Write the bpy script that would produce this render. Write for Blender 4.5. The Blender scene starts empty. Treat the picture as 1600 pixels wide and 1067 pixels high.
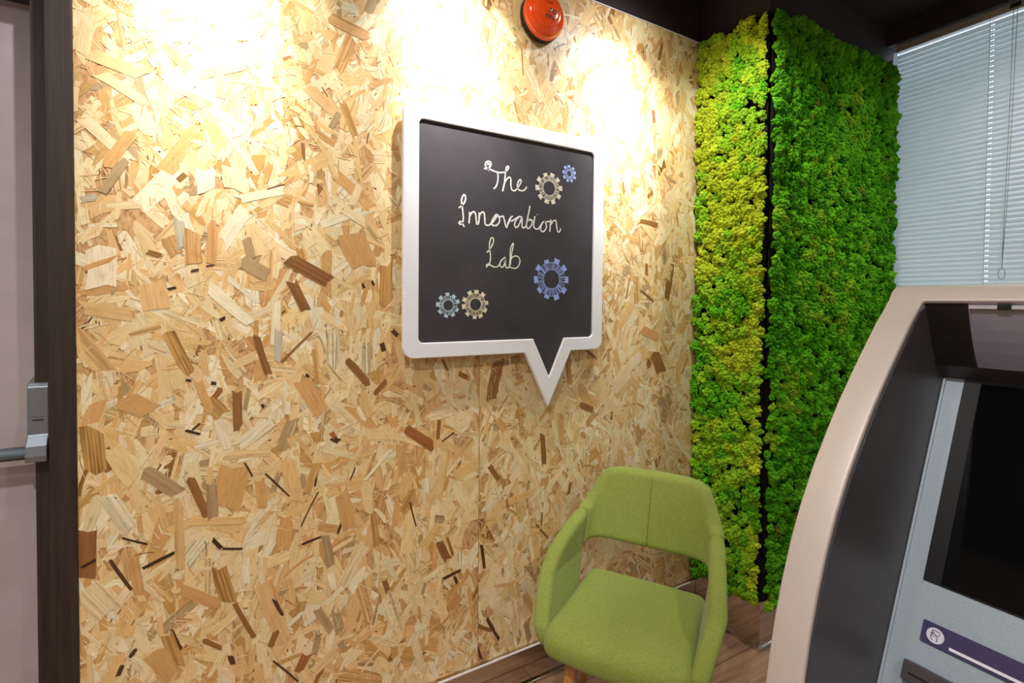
import bpy, bmesh, math, random
import numpy as np
from mathutils import Matrix, Vector

random.seed(7)
rng = np.random.default_rng(7)
scene = bpy.context.scene
COL = scene.collection

# ------------------------------------------------------------------ camera
FPX, YAW, PIT, ROL, CY, DIST, CAMH = 781.8641, 30.2702, 1.2465, .4318, 488.9986, 1.5349, 1.4
_a, _b, _c = (math.radians(v) for v in (YAW, PIT, ROL))
F = np.array([math.sin(_a)*math.cos(_b), math.cos(_a)*math.cos(_b), -math.sin(_b)])
R = np.array([math.cos(_a), -math.sin(_a), 0.0])
D = -np.cross(R, F)
R2 = R*math.cos(_c) - D*math.sin(_c)
D2 = R*math.sin(_c) + D*math.cos(_c)
CAM = np.array([0.0, -DIST, CAMH])
cd = bpy.data.cameras.new('camera'); cam = bpy.data.objects.new('camera', cd); COL.objects.link(cam)
cd.sensor_fit = 'HORIZONTAL'; cd.sensor_width = 36.0; cd.lens = 36.0*FPX/1600.0
cd.shift_x = 0.0; cd.shift_y = -(533.5-CY)/1600.0; cd.clip_start = .02; cd.clip_end = 200
cam.matrix_world = Matrix(((R2[0], -D2[0], -F[0], CAM[0]), (R2[1], -D2[1], -F[1], CAM[1]),
                           (R2[2], -D2[2], -F[2], CAM[2]), (0, 0, 0, 1)))
scene.camera = cam
# ------------------------------------------------------------------ light and exposure
scene.view_settings.view_transform = 'Standard'
scene.view_settings.look = 'None'
scene.view_settings.gamma = 1.0
scene.view_settings.use_curve_mapping = False
scene.view_settings.exposure = 0.0
world = bpy.data.worlds.new('world'); scene.world = world; world.use_nodes = True
_bg = world.node_tree.nodes['Background']
_bg.inputs[0].default_value = (.74, .89, 1.0, 1); _bg.inputs[1].default_value = 2.0
WALL_SPOTS = [(-.02, .0, 2.06), (.68, .0, 2.06), (1.36, .0, 2.06)]   # points on the board wall the lamps aim at
SPOT_Y, SPOT_Z = -.34, 2.60
SPOT_W, SPOT_MID_W, SPOT_WIDE_W = 110.0, 26.0, 8.0
ROOM_SPOTS = [(-1.0, -2.2, 66), (.3, -2.6, 58), (-.9, -3.2, 58), (2.30, -1.15, 42), (-1.3, -.9, 24), (-.35, -1.40, 106)]  # unseen fill lamps added; only the last is inferred, from the sign's shadow
WARM = (1.0, .97, .94)
ROOMC = (1.0, .94, .88)

# ------------------------------------------------------------------ helpers
def tag(o, label=None, cat=None, group=None, kind=None):
    if label: o['label'] = label
    if cat: o['category'] = cat
    if group: o['group'] = group
    if kind: o['kind'] = kind
    return o

def empty(name, loc=(0, 0, 0), rz=0.0):
    o = bpy.data.objects.new(name, None); COL.objects.link(o)
    o.location = loc; o.rotation_euler = (0, 0, rz); o.empty_display_size = .05
    return o

def link(name, me, mat=None, parent=None, smooth=False):
    o = bpy.data.objects.new(name, me); COL.objects.link(o)
    if mat is not None and not me.materials: me.materials.append(mat)
    if smooth:
        me.polygons.foreach_set('use_smooth', [True]*len(me.polygons))
    if parent is not None: o.parent = parent
    return o

def raw_mesh(name, verts, faces):
    """numpy verts (n,3) and faces (m,k) of one size."""
    me = bpy.data.meshes.new(name)
    n, (m, k) = len(verts), faces.shape
    me.vertices.add(n); me.vertices.foreach_set('co', np.ascontiguousarray(verts, dtype=np.float32).ravel())
    me.loops.add(m*k); me.loops.foreach_set('vertex_index', np.ascontiguousarray(faces, dtype=np.int32).ravel())
    me.polygons.add(m); me.polygons.foreach_set('loop_start', np.arange(0, m*k, k, dtype=np.int32))
    me.update(calc_edges=True); me.validate()
    return me

def bm_mesh(name, bm):
    me = bpy.data.meshes.new(name); bm.to_mesh(me); bm.free(); return me

def box_bm(bm, x0, x1, y0, y1, z0, z1):
    v = [bm.verts.new(p) for p in ((x0,y0,z0),(x1,y0,z0),(x1,y1,z0),(x0,y1,z0),(x0,y0,z1),(x1,y0,z1),(x1,y1,z1),(x0,y1,z1))]
    for f in ((0,3,2,1),(4,5,6,7),(0,1,5,4),(1,2,6,5),(2,3,7,6),(3,0,4,7)): bm.faces.new([v[i] for i in f])

def box(name, x0, x1, y0, y1, z0, z1, mat, parent=None, bevel=0.0, seg=2):
    bm = bmesh.new(); box_bm(bm, x0, x1, y0, y1, z0, z1)
    if bevel: bmesh.ops.bevel(bm, geom=bm.edges[:], offset=bevel, segments=seg, profile=.5, affect='EDGES')
    return link(name, bm_mesh(name, bm), mat, parent, smooth=False)

def prism(name, poly, axis, a, b, mat, parent=None, bevel=0.0, seg=2, frame=None):
    """extrude a 2D polygon along an axis; frame(p,q,t)->xyz."""
    if frame is None:
        frame = {'y': lambda p, q, t: (p, t, q), 'x': lambda p, q, t: (t, p, q), 'z': lambda p, q, t: (p, q, t)}[axis]
    bm = bmesh.new()
    v0 = [bm.verts.new(frame(p, q, a)) for p, q in poly]; v1 = [bm.verts.new(frame(p, q, b)) for p, q in poly]
    n = len(poly)
    bm.faces.new(v0); bm.faces.new(v1[::-1])
    for i in range(n): bm.faces.new((v0[i], v1[i], v1[(i+1) % n], v0[(i+1) % n]))
    bmesh.ops.recalc_face_normals(bm, faces=bm.faces[:])
    if bevel:
        es = [e for e in bm.edges if e.calc_face_angle(0) > .6]
        bmesh.ops.bevel(bm, geom=es, offset=bevel, segments=seg, profile=.5, affect='EDGES')
    bmesh.ops.triangulate(bm, faces=[f for f in bm.faces if len(f.verts) > 4])
    return link(name, bm_mesh(name, bm), mat, parent)

def lathe(name, prof, mat, parent=None, n=32, frame=lambda x, y, z: (x, y, z), smooth=True):
    """prof: list of (radius, height) turned about z then mapped by frame."""
    vs, fs = [], []
    for r, z in prof:
        for i in range(n):
            a = 2*math.pi*i/n; vs.append(frame(r*math.cos(a), r*math.sin(a), z))
    for j in range(len(prof)-1):
        for i in range(n): fs.append((j*n+i, j*n+(i+1) % n, (j+1)*n+(i+1) % n, (j+1)*n+i))
    me = bpy.data.meshes.new(name); me.from_pydata(vs, [], fs); me.update()
    bm = bmesh.new(); bm.from_mesh(me); bmesh.ops.remove_doubles(bm, verts=bm.verts[:], dist=1e-6)
    bmesh.ops.recalc_face_normals(bm, faces=bm.faces[:]); bm.to_mesh(me); bm.free()
    return link(name, me, mat, parent, smooth=smooth)

def tube(name, pts, r, mat, parent=None, n=8):
    vs, fs = [], []
    pts = [Vector(p) for p in pts]
    rr = r if isinstance(r, (list, tuple)) else [r]*len(pts)
    for k, p in enumerate(pts):
        t = (pts[min(k+1, len(pts)-1)]-pts[max(k-1, 0)]).normalized()
        u = t.cross(Vector((0, 0, 1)) if abs(t.z) < .9 else Vector((1, 0, 0))).normalized(); w = t.cross(u)
        for i in range(n):
            a = 2*math.pi*i/n; vs.append(p+u*(rr[k]*math.cos(a))+w*(rr[k]*math.sin(a)))
    for k in range(len(pts)-1):
        for i in range(n): fs.append((k*n+i, k*n+(i+1) % n, (k+1)*n+(i+1) % n, (k+1)*n+i))
    fs.append(tuple(range(n))); fs.append(tuple(range((len(pts)-1)*n, len(pts)*n)))
    me = bpy.data.meshes.new(name); me.from_pydata([tuple(v) for v in vs], [], fs); me.update()
    bm = bmesh.new(); bm.from_mesh(me); bmesh.ops.recalc_face_normals(bm, faces=bm.faces[:]); bm.to_mesh(me); bm.free()
    o = link(name, me, mat, parent)
    me.polygons.foreach_set('use_smooth', [len(p.vertices) == 4 for p in me.polygons])
    return o

def rounded_rect(x0, x1, y0, y1, r, n=6):
    out = []
    for cx, cy, a0 in ((x1-r, y1-r, 0), (x0+r, y1-r, 90), (x0+r, y0+r, 180), (x1-r, y0+r, 270)):
        for i in range(n+1):
            a = math.radians(a0+90*i/n); out.append((cx+r*math.cos(a), cy+r*math.sin(a)))
    return out

def wall_pt(u, v, y):
    """where the sight line through a point of the photograph meets a plane parallel to the board wall."""
    r = F+R2*(u-800)/FPX+D2*(v-CY)/FPX
    t = (y-CAM[1])/r[1]; p = CAM+t*r
    return float(p[0]), float(p[2])

def s2l(c):
    return tuple(((x/255)/12.92 if x/255 <= .04045 else ((x/255+.055)/1.055)**2.4) for x in c)

# ------------------------------------------------------------------ materials
class NT:
    def __init__(self, name):
        self.m = bpy.data.materials.new(name); self.m.use_nodes = True
        self.t = self.m.node_tree; self.n = self.t.nodes; self.b = self.n['Principled BSDF']
    def add(self, typ, **kw):
        nd = self.n.new(typ)
        for k, v in kw.items():
            if k.startswith('i_'): nd.inputs[k[2:].replace('_', ' ')].default_value = v
            else: setattr(nd, k, v)
        return nd
    def ln(self, a, b): self.t.links.new(a, b)
    def ramp(self, fac, stops, interp='LINEAR'):
        r = self.add('ShaderNodeValToRGB'); r.color_ramp.interpolation = interp
        e = r.color_ramp.elements
        while len(e) < len(stops): e.new(.5)
        for k, (p, c) in enumerate(stops):
            e[k].position = p; e[k].color = (*c, 1) if len(c) == 3 else c
        self.ln(fac, r.inputs[0]); return r.outputs[0]
    def mix(self, mode, fac, a, b):
        m = self.add('ShaderNodeMix', data_type='RGBA', blend_type=mode)
        for s, v in ((0, fac), (6, a), (7, b)):
            if isinstance(v, (int, float)): m.inputs[s].default_value = v
            elif isinstance(v, tuple): m.inputs[s].default_value = (*v, 1) if len(v) == 3 else v
            else: self.ln(v, m.inputs[s])
        return m.outputs[2]
    def noise(self, vec, scale, detail=3, rough=.5, out='Fac'):
        nd = self.add('ShaderNodeTexNoise'); nd.inputs['Scale'].default_value = scale
        nd.inputs['Detail'].default_value = detail; nd.inputs['Roughness'].default_value = rough
        if vec is not None: self.ln(vec, nd.inputs['Vector'])
        return nd.outputs[out]
    def coord(self, kind='Object', scale=None):
        c = self.add('ShaderNodeTexCoord').outputs[kind]
        if scale is None: return c
        mp = self.add('ShaderNodeMapping'); mp.inputs['Scale'].default_value = scale; self.ln(c, mp.inputs[0]); return mp.outputs[0]
    def bump(self, h, strength, dist=.001):
        bp = self.add('ShaderNodeBump'); bp.inputs['Strength'].default_value = strength; bp.inputs['Distance'].default_value = dist
        self.ln(h, bp.inputs['Height']); self.ln(bp.outputs[0], self.b.inputs['Normal'])
    def set(self, **kw):
        for k, v in kw.items(): self.b.inputs[k.replace('_', ' ')].default_value = (*v, 1) if isinstance(v, tuple) and len(v) == 3 else v
        return self

def plain(name, rgb, rough=.5, metal=0.0, var=.06, scale=40, bump=0.0, spec=.5, bscale=None):
    t = NT(name); c = s2l(rgb)
    v = t.noise(t.coord(), scale, 4)
    col = t.ramp(v, [(.3, tuple(x*(1-var) for x in c)), (.7, tuple(min(1, x*(1+var)) for x in c))])
    t.ln(col, t.b.inputs['Base Color']); t.set(Roughness=rough, Metallic=metal)
    t.b.inputs['Specular IOR Level'].default_value = spec
    if bump: t.bump(t.noise(t.coord(), bscale or scale*8, 3), bump, .0008)
    return t.m

M = {}
def mat_strand():
    t = NT('wood_strand')
    at = t.add('ShaderNodeAttribute', attribute_name='col')
    uv = t.add('ShaderNodeUVMap', uv_map='UVMap').outputs[0]
    mp = t.add('ShaderNodeMapping'); mp.inputs['Scale'].default_value = (14, 420, 1); t.ln(uv, mp.inputs[0])
    g = t.noise(mp.outputs[0], 1.0, 4, .6)
    mp2 = t.add('ShaderNodeMapping'); mp2.inputs['Scale'].default_value = (4, 150, 1); t.ln(uv, mp2.inputs[0])
    g2 = t.noise(mp2.outputs[0], 1.0, 2, .5)
    grain = t.ramp(g, [(.28, (.66, .60, .52)), (.5, (1, 1, 1)), (.8, (1.10, 1.09, 1.06))])
    c = t.mix('MULTIPLY', .75, at.outputs['Color'], grain)
    stripes = t.ramp(g2, [(.40, (.50, .42, .33)), (.54, (1, 1, 1))])
    c = t.mix('MULTIPLY', at.outputs['Alpha'], c, stripes)
    sp = t.noise(t.coord('Object'), 260, 3, .6)
    speck = t.ramp(sp, [(.27, (.55, .45, .35)), (.34, (1, 1, 1))])
    c = t.mix('MULTIPLY', .6, c, speck)
    mp3 = t.add('ShaderNodeMapping'); mp3.inputs['Scale'].default_value = (22, 60, 1); t.ln(uv, mp3.inputs[0])
    bl = t.noise(mp3.outputs[0], 1.0, 5, .62)
    c = t.mix('MULTIPLY', .8, c, t.ramp(bl, [(.28, (.76, .68, .57)), (.45, (.98, .97, .95)), (.62, (1.04, 1.03, 1.02)), (.78, (1.12, 1.12, 1.12))]))
    t.ln(c, t.b.inputs['Base Color'])
    t.set(Roughness=.40); t.b.inputs['Specular IOR Level'].default_value = .5
    t.bump(g, .25, .0006)
    return t.m
M['strand'] = mat_strand()

def mat_osb_base():
    t = NT('board_base'); v = t.noise(t.coord(scale=(60, 60, 25)), 1.5, 5, .7)
    t.ln(t.ramp(v, [(.3, s2l((140, 98, 52))), (.5, s2l((205, 160, 105))), (.75, s2l((225, 190, 140)))]), t.b.inputs['Base Color'])
    t.set(Roughness=.7); t.bump(v, .6, .002); return t.m
M['osb_base'] = mat_osb_base()

def mat_moss():
    t = NT('moss'); at = t.add('ShaderNodeAttribute', attribute_name='col')
    v = t.noise(t.coord(), 330, 3, .7)
    c = t.mix('MULTIPLY', .85, at.outputs['Color'], t.ramp(v, [(.28, (.45, .52, .35)), (.48, (1, 1, .95)), (.75, (1.3, 1.22, 1.2))]))
    t.ln(c, t.b.inputs['Base Color']); t.set(Roughness=.95); t.b.inputs['Specular IOR Level'].default_value = .08
    t.b.inputs['Subsurface Weight'].default_value = 0.0
    t.bump(t.noise(t.coord(), 420, 3, .7), 1.0, .004); return t.m
M['moss'] = mat_moss()

def mat_fabric():
    t = NT('green_fabric')
    co = t.coord()
    v = t.noise(co, 800, 2, .6); v2 = t.noise(co, 9, 3)
    mpa = t.coord(scale=(900, 120, 120)); mpb = t.coord(scale=(120, 900, 900))
    wv = t.add('ShaderNodeMath', operation='ADD'); t.ln(t.noise(mpa, 1, 1), wv.inputs[0]); t.ln(t.noise(mpb, 1, 1), wv.inputs[1])
    c1 = t.ramp(v, [(.28, s2l((112, 127, 52))), (.5, s2l((141, 157, 73))), (.72, s2l((174, 185, 104)))])
    c2 = t.ramp(wv.outputs[0], [(.7, (.86, .88, .82)), (1.0, (1.0, 1.0, 1.0)), (1.3, (1.12, 1.1, 1.1))])
    c = t.mix('MULTIPLY', .8, c1, c2)
    c = t.mix('MULTIPLY', .5, c, t.ramp(v2, [(.3, (.93, .95, .93)), (.7, (1.04, 1.03, 1.0))]))
    t.ln(c, t.b.inputs['Base Color']); t.set(Roughness=.92)
    t.b.inputs['Specular IOR Level'].default_value = .15; t.b.inputs['Sheen Weight'].default_value = .15
    t.bump(wv.outputs[0], .5, .0008); return t.m
M['fabric'] = mat_fabric()

M['seam'] = plain('green_seam', (118, 132, 60), .9, 0, .1, 300)
def wood(name, c0, c1, sc, rough=.45, bump=.15):
    t = NT(name); co = t.coord(scale=sc); v = t.noise(co, 1.0, 6, .62)
    col = t.ramp(v, [(.28, s2l(c0)), (.72, s2l(c1))])
    oi = t.add('ShaderNodeObjectInfo').outputs['Random']
    col = t.mix('MULTIPLY', 1.0, col, t.ramp(oi, [(0, (.86, .86, .88)), (1, (1.08, 1.06, 1.03))]))
    t.ln(col, t.b.inputs['Base Color']); t.set(Roughness=rough); t.bump(v, bump, .001); return t.m
M['plank'] = wood('floor_wood', (132, 98, 74), (186, 150, 120), (3.5, 46, 20), .42)
M['leg'] = wood('oak_leg', (165, 108, 56), (205, 150, 92), (60, 60, 5), .4)
M['darkwood'] = wood('dark_stained_wood', (34, 26, 20), (62, 46, 38), (90, 90, 5), .5, .3)
M['steel'] = plain('polished_steel', (205, 198, 192), .07, 1.0, .02)
M['steel_edge'] = plain('steel_edge', (235, 232, 228), .25, 1.0, .02)
M['darkwall'] = plain('dark_paint', (52, 42, 41), .7, 0, .08, 30, .15)
M['ceiling'] = plain('dark_ceiling_paint', (30, 25, 25), .85, 0, .08, 30)
M['wall'] = plain('pale_wall_paint', (205, 196, 188), .8, 0, .03, 20, .1)
M['door'] = plain('mauve_door_paint', (176, 164, 167), .5, 0, .05, 14, .08, .4)
M['bar'] = plain('satin_metal', (142, 150, 162), .33, .8, .05, 50)
M['bar_dark'] = plain('dark_slot', (25, 25, 28), .6)
M['white'] = plain('white_lacquer', (243, 242, 246), .32, 0, .015, 10, .0)
M['board'] = None
def mat_board():
    t = NT('chalkboard'); co = t.coord(); v = t.noise(co, 5, 6, .65); v2 = t.noise(t.coord(scale=(1, 1, 3)), 60, 4, .7)
    c = t.ramp(v, [(.3, s2l((44, 41, 46))), (.7, s2l((62, 57, 62)))])
    c = t.mix('ADD', .35, c, t.ramp(v2, [(.55, (0, 0, 0)), (.8, (.03, .03, .03))]))
    t.ln(c, t.b.inputs['Base Color']); t.set(Roughness=.58); t.b.inputs['Specular IOR Level'].default_value = .6
    t.bump(v2, .05, .0005); return t.m
M['board'] = mat_board()
def chalk(name, rgb, cover=.42):
    t = NT(name); v = t.noise(t.coord(), 520, 3, .7)
    t.ln(t.ramp(v, [(cover-.08, s2l((50, 48, 52))), (cover+.06, s2l(rgb))]), t.b.inputs['Base Color'])
    t.set(Roughness=.95); t.b.inputs['Specular IOR Level'].default_value = .05; return t.m
M['chalk'] = chalk('white_chalk', (232, 232, 226), .36)
M['chalk_green'] = chalk('pale_green_chalk', (226, 234, 212), .36)
M['chalk_cream'] = chalk('cream_chalk', (240, 230, 212), .40)
M['chalk_blue'] = chalk('blue_chalk', (166, 186, 246), .40)
M['chalk_periwinkle'] = chalk('periwinkle_chalk', (176, 194, 250), .34)
M['chalk_pale'] = chalk('pale_blue_chalk', (194, 218, 230), .40)
M['chalk_sand'] = chalk('sand_chalk', (238, 228, 196), .40)
M['bell'] = plain('orange_red_enamel', (236, 80, 24), .16, 0, .03, 12)
M['bell'].node_tree.nodes['Principled BSDF'].inputs['Coat Weight'].default_value = .6
M['black'] = plain('black_rubber', (22, 20, 20), .6)
M['bolt'] = plain('bolt_steel', (190, 190, 195), .25, 1.0, .03)
M['backing'] = plain('dark_backing', (26, 22, 16), .9)
M['slat'] = None
def mat_slat():
    t = NT('blind_slat'); c = s2l((222, 225, 224))
    v = t.noise(t.coord(), 30, 3)
    t.ln(t.ramp(v, [(.3, tuple(x*.97 for x in c)), (.7, c)]), t.b.inputs['Base Color'])
    t.set(Roughness=.4)
    tr = t.add('ShaderNodeBsdfTranslucent'); tr.inputs[0].default_value = (.75, .85, .9, 1)
    mx = t.add('ShaderNodeMixShader'); mx.inputs[0].default_value = .20
    out = t.n['Material Output']; t.ln(t.b.outputs[0], mx.inputs[1]); t.ln(tr.outputs[0], mx.inputs[2]); t.ln(mx.outputs[0], out.inputs[0])
    return t.m
M['slat'] = mat_slat()
M['rail'] = plain('blind_rail', (176, 168, 166), .4)
M['cord'] = plain('blind_cord', (150, 148, 142), .8)
M['frame'] = plain('window_frame', (70, 70, 74), .4, .3)
def mat_glass():
    t = NT('window_glass'); t.set(Base_Color=(.95, .98, 1.0), Roughness=0.0); t.b.inputs['Transmission Weight'].default_value = 1.0
    t.b.inputs['IOR'].default_value = 1.02; return t.m
M['glass'] = mat_glass()
def speckle(name, rgb, amt, rough, metal, sc):
    t = NT(name); c = s2l(rgb); v = t.noise(t.coord(), sc, 2, .7)
    t.ln(t.ramp(v, [(.3, tuple(x*(1-amt) for x in c)), (.7, tuple(min(1, x*(1+amt)) for x in c))]), t.b.inputs['Base Color'])
    t.set(Roughness=rough, Metallic=metal); t.bump(v, .12, .0004); return t.m
M['housing'] = speckle('beige_metallic_paint', (194, 184, 178), .10, .45, .15, 900)
M['fascia'] = speckle('silver_grey_paint', (158, 172, 183), .18, .42, .25, 900)
M['liner'] = speckle('dark_grey_plastic', (62, 58, 61), .06, .45, 0, 500)
M['bezel'] = plain('black_bezel', (22, 22, 24), .3)
M['screen'] = plain('black_glass', (9, 9, 11), .06)
M['grille'] = plain('black_grille', (24, 20, 18), .45)
M['hole'] = plain('grille_hole', (4, 4, 4), .8)
def mat_cover():
    t = NT('smoky_cover'); t.set(Base_Color=s2l((136, 134, 150)), Roughness=.14, Metallic=.0); t.b.inputs['Coat Weight'].default_value = .8
    return t.m
M['cover'] = mat_cover()
M['chrome'] = plain('bright_strip', (235, 235, 245), .15, .6)
M['violet'] = plain('violet_plate', (58, 50, 88), .4)
M['icon'] = plain('icon_disc', (205, 205, 222), .5)
M['ink'] = plain('icon_ink', (60, 62, 80), .6)
M['slot'] = plain('slot_light', (225, 222, 232), .35)

# ================================================================== ROOM
Z_CEIL, Z_OSB, Z_SK = 2.75, 2.5601, .1422
X_OSB0, X_COL, Y_COL, X_WIN = -.2934, 1.8708, -.3263, 2.8474
X_L, Y_B = -2.2, -3.9

# floor of planks running along the board wall
floor = box('floor', X_L-.1, X_WIN+.1, Y_B-.1, .25, -.06, -.0125, M['darkwood']); tag(floor, 'brown wood plank floor', 'floor', kind='structure')
pw, pl = .19, 1.26
bm = bmesh.new(); box_bm(bm, 0, pl-.0025, 0, pw-.0025, -.0122, 0)
bmesh.ops.bevel(bm, geom=[e for e in bm.edges if all(v.co.z > -.001 for v in e.verts)], offset=.0015, segments=1, affect='EDGES')
plank_me = bm_mesh('plank', bm); plank_me.materials.append(M['plank'])
row = 0; y = Y_B
while y < .2:
    x = X_L - (row*.47 % pl)
    while x < X_WIN:
        p = bpy.data.objects.new('plank', plank_me); COL.objects.link(p); p.parent = floor; p.location = (x, y, 0)
        x += pl
    y += pw; row += 1

ceiling = box('ceiling', X_L-.1, X_WIN+.25, Y_B-.1, .25, Z_CEIL, Z_CEIL+.1, M['ceiling']); tag(ceiling, 'dark painted ceiling', 'ceiling', kind='structure')
# board wall: dark painted wall behind, two strand boards in front
bm = bmesh.new()
box_bm(bm, -.30, X_WIN+.1, .012, .25, 0, Z_CEIL)
wall_back = link('wall_back', bm_mesh('wall_back', bm), M['darkwall']); tag(wall_back, 'wall clad in oriented strand board with dark paint above', 'wall', kind='structure')
X_JOINT = .768
box('panel', X_OSB0, X_JOINT-.0007, 0, .0118, Z_SK, Z_OSB, M['osb_base'], wall_back)
box('panel', X_JOINT+.0007, X_COL+.02, 0, .0118, Z_SK, Z_OSB, M['osb_base'], wall_back)
box('edge_strip', X_OSB0, X_COL+.02, -.0035, .0118, Z_OSB+.0002, Z_OSB+.004, M['white'], wall_back)
bb = empty('baseboard_back', (0, 0, 0)); tag(bb, 'polished steel skirting below the strand board', 'skirting', kind='structure')
box('skirting_board', X_OSB0, X_COL-.002, -.012, .0118, .014, Z_SK-.0003, M['steel'], bb)
box('top_lip', X_OSB0, X_COL-.002, -.0165, -.0125, Z_SK-.0050, Z_SK-.0002, M['white'], bb)
box('bottom_lip', X_OSB0, X_COL-.002, -.020, .0118, .0005, .0138, M['steel'], bb, .002)

# other walls
wl = box('wall_left', X_L-.1, X_L, Y_B-.1, .25, 0, Z_CEIL, M['wall']); tag(wl, 'pale painted wall at the left of the room', 'wall', kind='structure')
wf = box('wall_front', X_L, X_WIN, Y_B-.1, Y_B, 0, Z_CEIL, M['wall']); tag(wf, 'pale painted wall facing the board wall', 'wall', kind='structure')
# door wall (left of the board)
XD1 = -.349; ZDH = 2.088; DX0 = -1.30
bm = bmesh.new()
box_bm(bm, X_L, DX0-.06, .0, .25, 0, Z_CEIL)
box_bm(bm, DX0-.06, -.30, .0, .25, ZDH+.06, Z_CEIL)
wd = link('wall_door', bm_mesh('wall_door', bm), M['wall']); tag(wd, 'painted wall around the doorway', 'wall', kind='structure')
trim = empty('trim_1', (-.32, 0, 0)); tag(trim, 'dark stained wooden door frame beside the board wall', 'door frame', kind='structure')
def tpart(n, *a, **k):
    o = box(n, *a, M['darkwood'], trim, **k); o.location = (.32, 0, 0); return o
tpart('casing', XD1+.006, X_OSB0-.0004, -.006, .02, 0, Z_CEIL-.002, bevel=.0015)
tpart('jamb', -.372, -.33, .0205, .0585, 0, ZDH)
tpart('head', DX0, -.372, .0205, .12, ZDH, ZDH+.06)
tpart('jamb', DX0-.06, DX0, .0005, .12, 0, ZDH+.06)
door = empty('door_1', (DX0, .1, 0)); tag(door, 'mauve grey door leaf with a metal push bar', 'door', kind='structure')
def dpart(n, *a, par=None, **k):
    o = box(n, *a, parent=door, **k); o.location = (-DX0, -.1, 0); return o
dpart('leaf', DX0+.003, -.331, .06, .105, .006, ZDH-.004, M['door'])
# push bar with its latch case
pbm = bmesh.new()
case = prism('latch_case', [(.0595, 1.215), (.020, 1.205), (.012, 1.195), (.012, 1.085), (-.006, 1.062), (-.010, 1.040), (-.006, 1.025), (.0595, 1.025)], 'x', -.384, -.346, M['bar'], door, .002)
case.location = (-DX0, -.1, 0)
sl = box('latch_slot', -.374, -.356, .009, .0125, 1.1185, 1.1205, M['bar_dark'], door); sl.location = (-DX0, -.1, 0)
cap = box('case_band', -.385, -.3455, .0095, .0595, 1.128, 1.131, M['bar'], door); cap.location = (-DX0, -.1, 0)
pb = tube('push_bar', [(-1.2, .006, 1.045), (-.38, .006, 1.047)], .0150, M['bar'], door, 20); pb.location = (-DX0, -.1, 0)

# column clad in moss, on a polished steel plinth
colw = box('wall_column', X_COL+.012, X_WIN+.05, Y_COL+.012, .012, .002, Z_CEIL-.001, M['darkwall']); tag(colw, 'dark column behind the moss panels', 'column', kind='structure')
bc = empty('baseboard_column', (X_COL, Y_COL, 0)); tag(bc, 'polished steel plinth under the moss panels', 'skirting', kind='structure')
def cpart(n, *a, **k):
    o = box(n, *a, parent=bc, **k); o.location = (-X_COL, -Y_COL, 0); return o
cpart('plinth_face', X_COL, X_COL+.0118, Y_COL, -.013, .014, .20, M['steel'])
cpart('plinth_face', X_COL+.012, X_WIN-.002, Y_COL, Y_COL+.0118, .014, .20, M['steel'])
cpart('plinth_lip', X_COL-.006, X_COL+.0118, Y_COL-.006, -.021, .0005, .0138, M['steel'], bevel=.002)
cpart('plinth_lip', X_COL+.012, X_WIN-.002, Y_COL-.006, Y_COL+.0118, .0005, .0138, M['steel'], bevel=.002)

# window wall
WY0, WY1, WZ0, WZ1 = -2.3, -.24, .55, 2.735
bm = bmesh.new()
box_bm(bm, X_WIN+.07, X_WIN+.25, Y_B, WY0, 0, Z_CEIL); box_bm(bm, X_WIN+.07, X_WIN+.25, WY1+.0, .25, 0, Z_CEIL)
box_bm(bm, X_WIN+.07, X_WIN+.25, WY0, WY1, 0, WZ0)
wr = link('wall_right', bm_mesh('wall_right', bm), M['wall']); tag(wr, 'wall with the window on the right', 'wall', kind='structure')
hd = box('trim_2', X_WIN-.02, X_WIN+.045, Y_B, Y_COL+.011, 2.662, Z_CEIL-.001, M['darkwall']); tag(hd, 'dark bulkhead above the window blind', 'bulkhead', kind='structure')
win = empty('window_1', (X_WIN+.12, -1.3, WZ0)); tag(win, 'window behind the venetian blind', 'window', kind='structure')
def wpart(n, *a, **k):
    o = box(n, *a, parent=win, **k); o.location = (-(X_WIN+.12), 1.3, -WZ0); return o
for (ya, yb, za, zb) in ((WY0, WY1, WZ0, WZ0+.05), (WY0, WY1, WZ1-.045, WZ1+.014), (WY0, WY0+.05, WZ0+.05, WZ1-.045), (WY1-.05, WY1, WZ0+.05, WZ1-.045), (-1.35, -1.30, WZ0+.05, WZ1-.045)):
    wpart('window_frame', X_WIN+.10, X_WIN+.15, ya, yb, za, zb, M['frame'])
wpart('pane', X_WIN+.120, X_WIN+.124, WY0+.051, -1.351, WZ0+.051, WZ1-.046, M['glass'])
wpart('pane', X_WIN+.120, X_WIN+.124, -1.299, WY1-.051, WZ0+.051, WZ1-.046, M['glass'])
wpart('window_sill', X_WIN-.03, X_WIN+.10, WY0, WY1, WZ0-.03, WZ0, M['wall'])

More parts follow.
